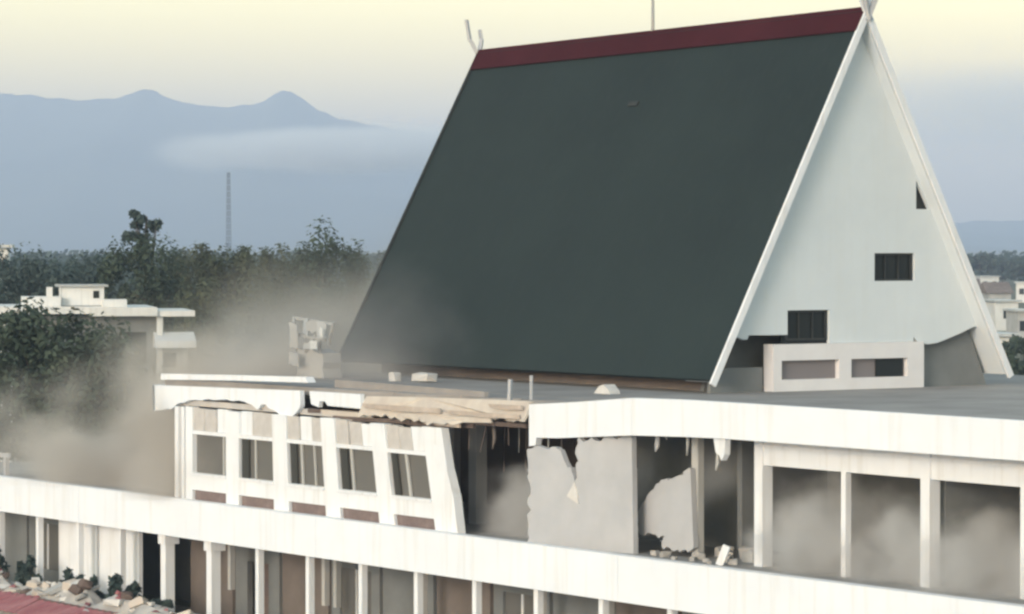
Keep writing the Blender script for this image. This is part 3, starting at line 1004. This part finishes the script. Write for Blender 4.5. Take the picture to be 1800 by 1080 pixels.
G1 = 'trees behind the left end of the building'
trees = [
    # centre x, top y, depth, radius m, material, name, label
    (85, 540, 152, 5.0, M_leafA, 'broad_tree', 'big dark broad tree at left edge in front of flat-roofed white house'),
    (165, 600, 149, 2.6, M_leafA, 'broad_tree', 'lower dark tree against the drifting dust, right of the big broad tree'),
    (-40, 425, 235, 4.6, M_leafC, 'broad_tree', 'blue-green tree cut by the left edge, behind white house'),
    (50, 436, 228, 4.4, M_leafC, 'broad_tree', 'blue-green tree behind the left part of white house roof'),
    (135, 446, 240, 4.0, M_leafC, 'broad_tree', 'low blue-green tree above the rooftop cabin of white house'),
    (240, 405, 222, 3.4, M_leafA, 'broad_tree', 'dark tree under the tall wispy tree, right of rooftop cabin'),
    (335, 424, 236, 3.6, M_leafB, 'broad_tree', 'olive tree right of the tall wispy tree'),
    (415, 434, 226, 3.6, M_leafB, 'broad_tree', 'dusty olive tree below the distant mast'),
    (480, 428, 238, 3.2, M_leafB, 'broad_tree', 'olive tree between the mast and the darkest tree crown'),
    (560, 418, 230, 3.6, M_leafA, 'broad_tree', 'dark round tree left of the green roof'),
    (630, 440, 236, 3.2, M_leafA, 'broad_tree', 'dark tree touching the far edge of green roof'),
    (500, 560, 190, 2.4, M_leafA, 'broad_tree', 'small dark tree low in the dust left of crumpled housing'),
    (375, 500, 200, 3.4, M_leafB, 'broad_tree', 'pale dusty olive tree right of the white house slabs'),
]
for i, (xp, yp, dp, r_, mat, nm, lab) in enumerate(trees):
    h = top_z(yp, dp) * 1.06
    make_tree(nm, lab, place(px_side(xp, dp), dp), h, r_, mat, 100 + i, G1, clumps=90 if i < 2 else 40, leaves=150 if i < 2 else 260, leaf=.18 if i < 2 else .17)
make_tree('tall_tree', 'tall wispy tree standing above the treeline at left', place(px_side(255, 224), 224), top_z(360, 224), 1.7, M_leafC, 311, G1, clumps=13, leaves=70, leaf=.24, zfrac=.90, sparse=True)
G2 = 'trees among the houses at right'
for i, (xp, yp, dp, r_, lab) in enumerate([(1722, 444, 1020, 6.5, 'dark far tree just right of the gable edge above the white houses'), (1762, 454, 1060, 6.0, 'grey-green far tree between the houses at right'),
                                           (1800, 450, 980, 6.0, 'dark far tree cut by the right edge of the view'), (1797, 590, 300, 3.0, 'dark low tree at right edge below the houses'),
                                           (1776, 628, 230, 2.2, 'dark bush-like tree beside the foot of right bargeboard')]):
    make_tree('broad_tree', lab, place(px_side(xp, dp), dp), top_z(yp, dp), r_, M_leafC if i < 3 else M_leafA, 400 + i, G2, clumps=40, leaves=80, leaf=.6 if i < 3 else .3)

# distant wood that reads as one dark mass on the plain
rng = random.Random(77)
vv, ff = [], []
for i in range(3400):
    dp = rng.uniform(480, 1500)
    xp = rng.uniform(-350, 2150)
    if xp > 1600 and dp < 1060:
        continue
    p0 = place(px_side(xp, dp), dp)
    hh = rng.uniform(6, 10.5)
    for k in range(11):
        c_ = p0 + Vector((rng.uniform(-3, 3), rng.uniform(-3, 3), hh * rng.uniform(.25, 1)))
        n = Vector((rng.uniform(-1, 1), rng.uniform(-1, 1), rng.uniform(0, 1))).normalized()
        s = n.orthogonal().normalized()
        u_ = n.cross(s)
        L_ = rng.uniform(.8, 1.9)
        i0 = len(vv)
        vv += [tuple(c_ - s * L_), tuple(c_ + u_ * L_ * .7), tuple(c_ + s * L_), tuple(c_ - u_ * L_ * .7)]
        ff.append((i0, i0 + 1, i0 + 2, i0 + 3))
me = bpy.data.meshes.new('distant_wood')
me.from_pydata(vv, [], ff)
me.materials.append(M_leafC)
o = bpy.data.objects.new('distant_wood', me)
COL.objects.link(o)
tag(o, 'far dark wood across the plain below the mountains', 'wood', kind='stuff')

# low shrubs at the foot of the facade
def shrub(loc, r_, h, seed, lab):
    rng = random.Random(seed)
    t = root('shrub', loc, lab, 'shrub', 'shrubs at the foot of the facade')
    me, cl = crown_mesh('foliage', M_leafC, rng, r_, h * .5, h * .5, 16, 75, .12)
    o = bpy.data.objects.new('foliage', me)
    COL.objects.link(o)
    o.parent = t
    mb = MB()
    for k in range(5):
        c_ = cl[k][0]
        mb.tube([Vector((0, 0, 0)), c_ * .5, c_], [.03, .02, .008], 5)
    o2 = bpy.data.objects.new('stem', mb.mesh('stem', M_bark))
    COL.objects.link(o2)
    o2.parent = t


for i, (x, y, r_, h, lab) in enumerate([(-43.6, -.5, .9, 2.3, 'dark shrub by the first ground-floor columns at left edge'), (-40.8, -.4, .5, 2.0, 'small dark shrub between second and third ground-floor columns'),
                                        (-37.6, -.3, .55, 1.7, 'dark shrub before the left white wall panel'), (-36.4, -.3, .6, 1.6, 'dark shrub before the right white wall panel'),
                                        (-33.9, -.2, .75, 1.9, 'bluish shrub beside the dark doorway bay'), (-31.6, -.2, .6, 1.3, 'bluish shrub at the foot of the heavy column'),
                                        (-26.6, -.5, .6, 1.1, 'low bluish shrub right of the rubble heap end'), (-23.6, -.5, .5, .9, 'lowest bluish shrub near the bottom edge')]):
    shrub((x, y, .1), r_, h, 600 + i, lab)

# ------------------------------------------------------------------ houses around
def house_axes(t, side, dep, rot):
    """local frame of a house: x along its front, y to its rear"""
    base = place(side, dep)
    a = YAW - math.pi / 2 + rot
    ex = Vector((math.cos(a), math.sin(a), 0))
    ey = Vector((-math.sin(a), math.cos(a), 0))
    return lambda x, y, z: tuple(base + ex * x + ey * y + Vector((0, 0, z)))


# flat-roofed white house at left, behind the big tree
dp = 172.0
base = place(px_side(150, dp), dp)
H = root('flat_roofed_house', base, 'white flat-roofed house with stepped slabs and rooftop cabin behind big tree', 'house')
fn = house_axes(H, px_side(150, dp), dp, .18)
S = dp / 6000.0
hz = lambda y: top_z(y, dp)
MB().box(-4.0, 4.0, .6, 7.0, 0, hz(556), fn).build('wall', M_inner, H)
MB().box(-6.0, .9, -.2, 7.6, hz(552), hz(539), fn).build('roof_slab', M_wallw, H)
MB().box(.2, 3.6, -.35, 7.6, hz(556), hz(541), fn).build('roof_slab', M_wallw, H)
MB().box(3.0, 5.5, -.2, 6.6, hz(557), hz(547), fn).build('roof_slab', M_wallw, H)
cab = MB().box(-1.15, 1.0, 1.0, 3.6, hz(538), hz(505), fn).build('rooftop_cabin', M_wallw, H)
MB().box(-1.35, 1.2, .8, 3.8, hz(505), hz(501), fn).build('cabin_roof', M_wallg, cab)
MB().box(.45, .75, .96, .995, hz(525), hz(512), fn).build('cabin_window', M_glass, cab)
MB().box(-3.1, -1.2, .4, 3.0, hz(538.8), hz(522), fn).build('parapet', M_wallw, H)
MB().box(.9, 2.1, .2, 2.0, hz(540.8), hz(527), fn).build('parapet', M_wallw, H)
MB().box(-1.9, -1.6, .9, 1.2, hz(521.8), hz(505), fn).build('chimney', M_wallw, H)
MB().box(3.6, 3.9, .1, .4, 0, hz(557.5), fn).build('porch_post', M_wallw, H)
MB().prism([(-.9, hz(612)), (-.9, hz(600)), (.6, hz(585)), (.6, hz(612))], 'x', 3.45, 5.5, lambda x, y, z: fn(x, y, z)).build('awning', M_white, H)
MB().box(3.2, 5.2, .62, 6.0, 0, hz(613), fn).build('annex_wall', M_wallw, H)
MB().box(4.0, 4.6, .55, .60, hz(648), hz(622), fn).build('annex_window', M_glass, H)
MB().box(-3.2, -2.0, .55, .59, hz(640), hz(590), fn).build('window', M_glass, H)
MB().box(2.0, 3.1, .55, .59, hz(640), hz(585), fn).build('window', M_glass, H)


def small_house(name, xp, yp, dp, w, d, rot, mat, roofmat, lab, gabled, group):
    base = place(px_side(xp, dp), dp)
    t = root(name, base, lab, 'house', group)
    fn = house_axes(t, px_side(xp, dp), dp, rot)
    h = top_z(yp, dp)
    wall = MB().box(-w / 2, w / 2, 0, d, 0, h, fn).build('wall', mat, t)
    if gabled:
        MB().prism([(-.5, h + .003), (d + .5, h + .003), (d / 2, h + d * .28)], 'x', -w / 2 - .4, w / 2 + .4, fn).build('roof', roofmat, t)
    else:
        MB().box(-w / 2 - .4, w / 2 + .4, -.5, d + .4, h + .003, h + .28, fn).build('roof', roofmat, t)
    nwin = max(1, int(w / 2.4))
    for fl in range(2):
        zc = h - 1.9 - fl * 3
        if zc < 1:
            continue
        for k in range(nwin):
            xc = -w / 2 + w * (k + .5) / nwin
            MB().box(xc - .55, xc + .55, -.06, -.004, zc - .6, zc + .7, fn).build('window', M_glass, t)
    return t


G3 = 'houses beyond the right end of the building'
for xp, yp, wp, rot, mat, rfm, gab, lab in (
        (1740, 487, 34, .25, M_wallw, M_zinc, False, 'bright white house nearest the gable edge, below the dark far trees'),
        (1770, 531, 42, .2, M_wallw, M_zinc, False, 'larger bright white house beside the right bargeboard'),
        (1796, 498, 20, -.2, M_wallw, M_zinc, False, 'pale house cut by the right edge level with the small white house'),
        (1758, 516, 40, .1, M_wallg, M_rooft, True, 'grey house with brown roof between the two white houses'),
        (1800, 548, 22, .1, M_wallg, M_zinc, False, 'grey house at right edge under a zinc roof'),
        (1786, 470, 16, .4, M_wallw, M_zinc, True, 'farthest small pale house among trees at right edge'),
        (1768, 592, 36, .1, M_wallw, M_zinc, False, 'lowest pale house half hidden by the right bargeboard'),
        (1712, 505, 20, .0, M_wallg, M_rooft, True, 'low brown-roofed house partly covered by the gable edge')):
    dp_ = 8.6 * 6000 / (yp - 430)
    small_house('town_house', xp, yp, dp_, wp * dp_ / 6000, 5 + wp * .05, rot, mat, rfm, lab, gab, G3)
small_house('town_house', -2, 580, 165, 1.2, 4, .1, M_wallw, M_zinc, 'pale house wall cut by the left edge beside big tree', False, 'houses at the left edge')
small_house('town_house', 2, 436, 300, 1.2, 4, .1, M_wallw, M_zinc, 'tiny white house in the treeline at the left edge', False, 'houses at the left edge')

# distant lattice mast
dp = 2600.0
base = place(px_side(402, dp), dp)
T = root('lattice_mast', base, 'thin grey lattice mast standing on the plain before the mountains', 'mast')
HT = top_z(303, dp)
for sx, sy in ((-1, -1), (1, -1), (1, 1), (-1, 1)):
    MB().beam(base + Vector((sx * 1.5, sy * 1.5, 0)), base + Vector((sx * .8, sy * .8, HT)), .3).build('leg', M_darkframe, T)
mb = MB()
for k in range(14):
    z0, z1 = HT * k / 14, HT * (k + 1) / 14
    w0, w1 = 1.5 - .7 * k / 14, 1.5 - .7 * (k + 1) / 14
    for a, b_ in (((-1, -1), (1, -1)), ((1, -1), (1, 1)), ((1, 1), (-1, 1)), ((-1, 1), (-1, -1))):
        mb.beam(base + Vector((a[0] * w0, a[1] * w0, z0)), base + Vector((b_[0] * w1, b_[1] * w1, z1)), .14)
        mb.beam(base + Vector((b_[0] * w0, b_[1] * w0, z0)), base + Vector((a[0] * w1, a[1] * w1, z1)), .14)
mb.build('bracing', M_darkframe, T)

# ------------------------------------------------------------------ dust, low cloud and haze
def puff(name, loc, size, mat, lab, cat, rotz=0.0, flat=False):
    """closed rounded body of smoke; its density fades to nothing at the rim"""
    bm = bmesh.new()
    bmesh.ops.create_icosphere(bm, subdivisions=3, radius=1.0)
    me = bpy.data.meshes.new(name)
    if flat:                                # it lies on a floor
        for v in bm.verts:
            v.co.z = max(v.co.z, 0.0)
        bmesh.ops.remove_doubles(bm, verts=bm.verts, dist=1e-4)
    bm.to_mesh(me)
    bm.free()
    me.materials.append(mat)
    o = bpy.data.objects.new(name, me)
    COL.objects.link(o)
    o.location = loc
    o.scale = size
    o.rotation_euler = (0, 0, rotz)
    return tag(o, lab, cat, kind='stuff')


DUST = (0.84, 0.78, 0.71)
V_d1 = volume_mat('thick_dust', DUST, 2.6, .26, .32, .66, .25, inner=0.3)
V_d2 = volume_mat('shade_toned_thin_dust', (0.62, 0.58, 0.52), 0.42, .14, .32, .68, .25)  # shade on this veil is put into its darker dust colour
V_d4 = volume_mat('roof_dust', (0.80, 0.77, 0.76), 0.22, .25, .30, .72, .3)
V_d5 = volume_mat('low_dust', (0.90, 0.86, 0.81), 2.0, .4, .32, .66, .2, inner=0.3)
V_d3 = volume_mat('room_dust', (0.97, 0.97, 0.97), 3.4, .62, .34, .64, .12, inner=0.3)
V_fog2 = volume_mat('thin_cloud', (0.97, 0.98, 1.0), 0.004, .004, .30, .68, .25)
V_fog = volume_mat('low_cloud', (0.98, 0.99, 1.0), 0.05, .005, .30, .68, .12)
puff('dust_cloud', (-37.0, 5.6, 4.51), (15, 9.5, 7.5), V_d1, 'thick brown dust cloud rolling over the left terrace', 'dust', flat=True)
puff('dust_cloud', (-47, 20, 7.4), (20, 15, 8.8), V_d2, 'thin grey dust veil hanging behind the left end of the building', 'dust')
puff('dust_cloud', (-31.0, 5.0, 8.48), (12.5, 4.5, 6.0), V_d4, 'thin dust drifting along the foot of the steep green roof', 'dust', flat=True)
puff('dust_cloud', (-41.0, 2.6, 4.51), (10.5, 2.9, 2.6), V_d5, 'low pale dust spilling along the parapet of the left terrace', 'dust', flat=True)
puff('dust_cloud', (-13.4, 2.1, 4.51), (4.2, 2.0, 2.7), V_d3, 'grey dust low in the torn gap of the upper storey', 'dust', flat=True)
puff('dust_cloud', (-0.2, 2.3, 4.51), (3.3, 2.2, 4.4), V_d3, 'pale dust standing in the first open bay', 'dust', flat=True)
puff('dust_cloud', (5.6, 2.2, 4.51), (7.6, 2.15, 2.9), V_d3, 'pale dust lying low along the right-hand open bays', 'dust', flat=True)

dpf = 5600.0
c_ = place(px_side(590, dpf), dpf, top_z(264, dpf))
puff('low_cloud', c_, (400, 420, 56), V_fog, 'flat white fog bank lying across the mountain foot at left', 'cloud', rotz=YAW - math.pi / 2)
c_ = place(px_side(1800, dpf), dpf, top_z(185, dpf))
puff('low_cloud', c_, (600, 500, 110), V_fog2, 'broad pale cloud hiding the mountain right of the gable', 'cloud', rotz=YAW - math.pi / 2)

hz_m = bpy.data.materials.new('haze_air')
hz_m.use_nodes = True
nt = hz_m.node_tree
nt.nodes.clear()
ho = nt.nodes.new('ShaderNodeOutputMaterial')
hv = nt.nodes.new('ShaderNodeVolumePrincipled')
hv.inputs['Color'].default_value = (0.63, 0.75, 1.0, 1)
hv.inputs['Density'].default_value = 0.00023
hv.inputs['Anisotropy'].default_value = 0.0
nt.links.new(hv.outputs[0], ho.inputs['Volume'])
haze = MB().box(-10800, 10800, -10800, 10800, -12, 470).build('haze', hz_m)
tag(haze, kind='stuff')
haze['label'] = 'pale blue morning haze over the plain'
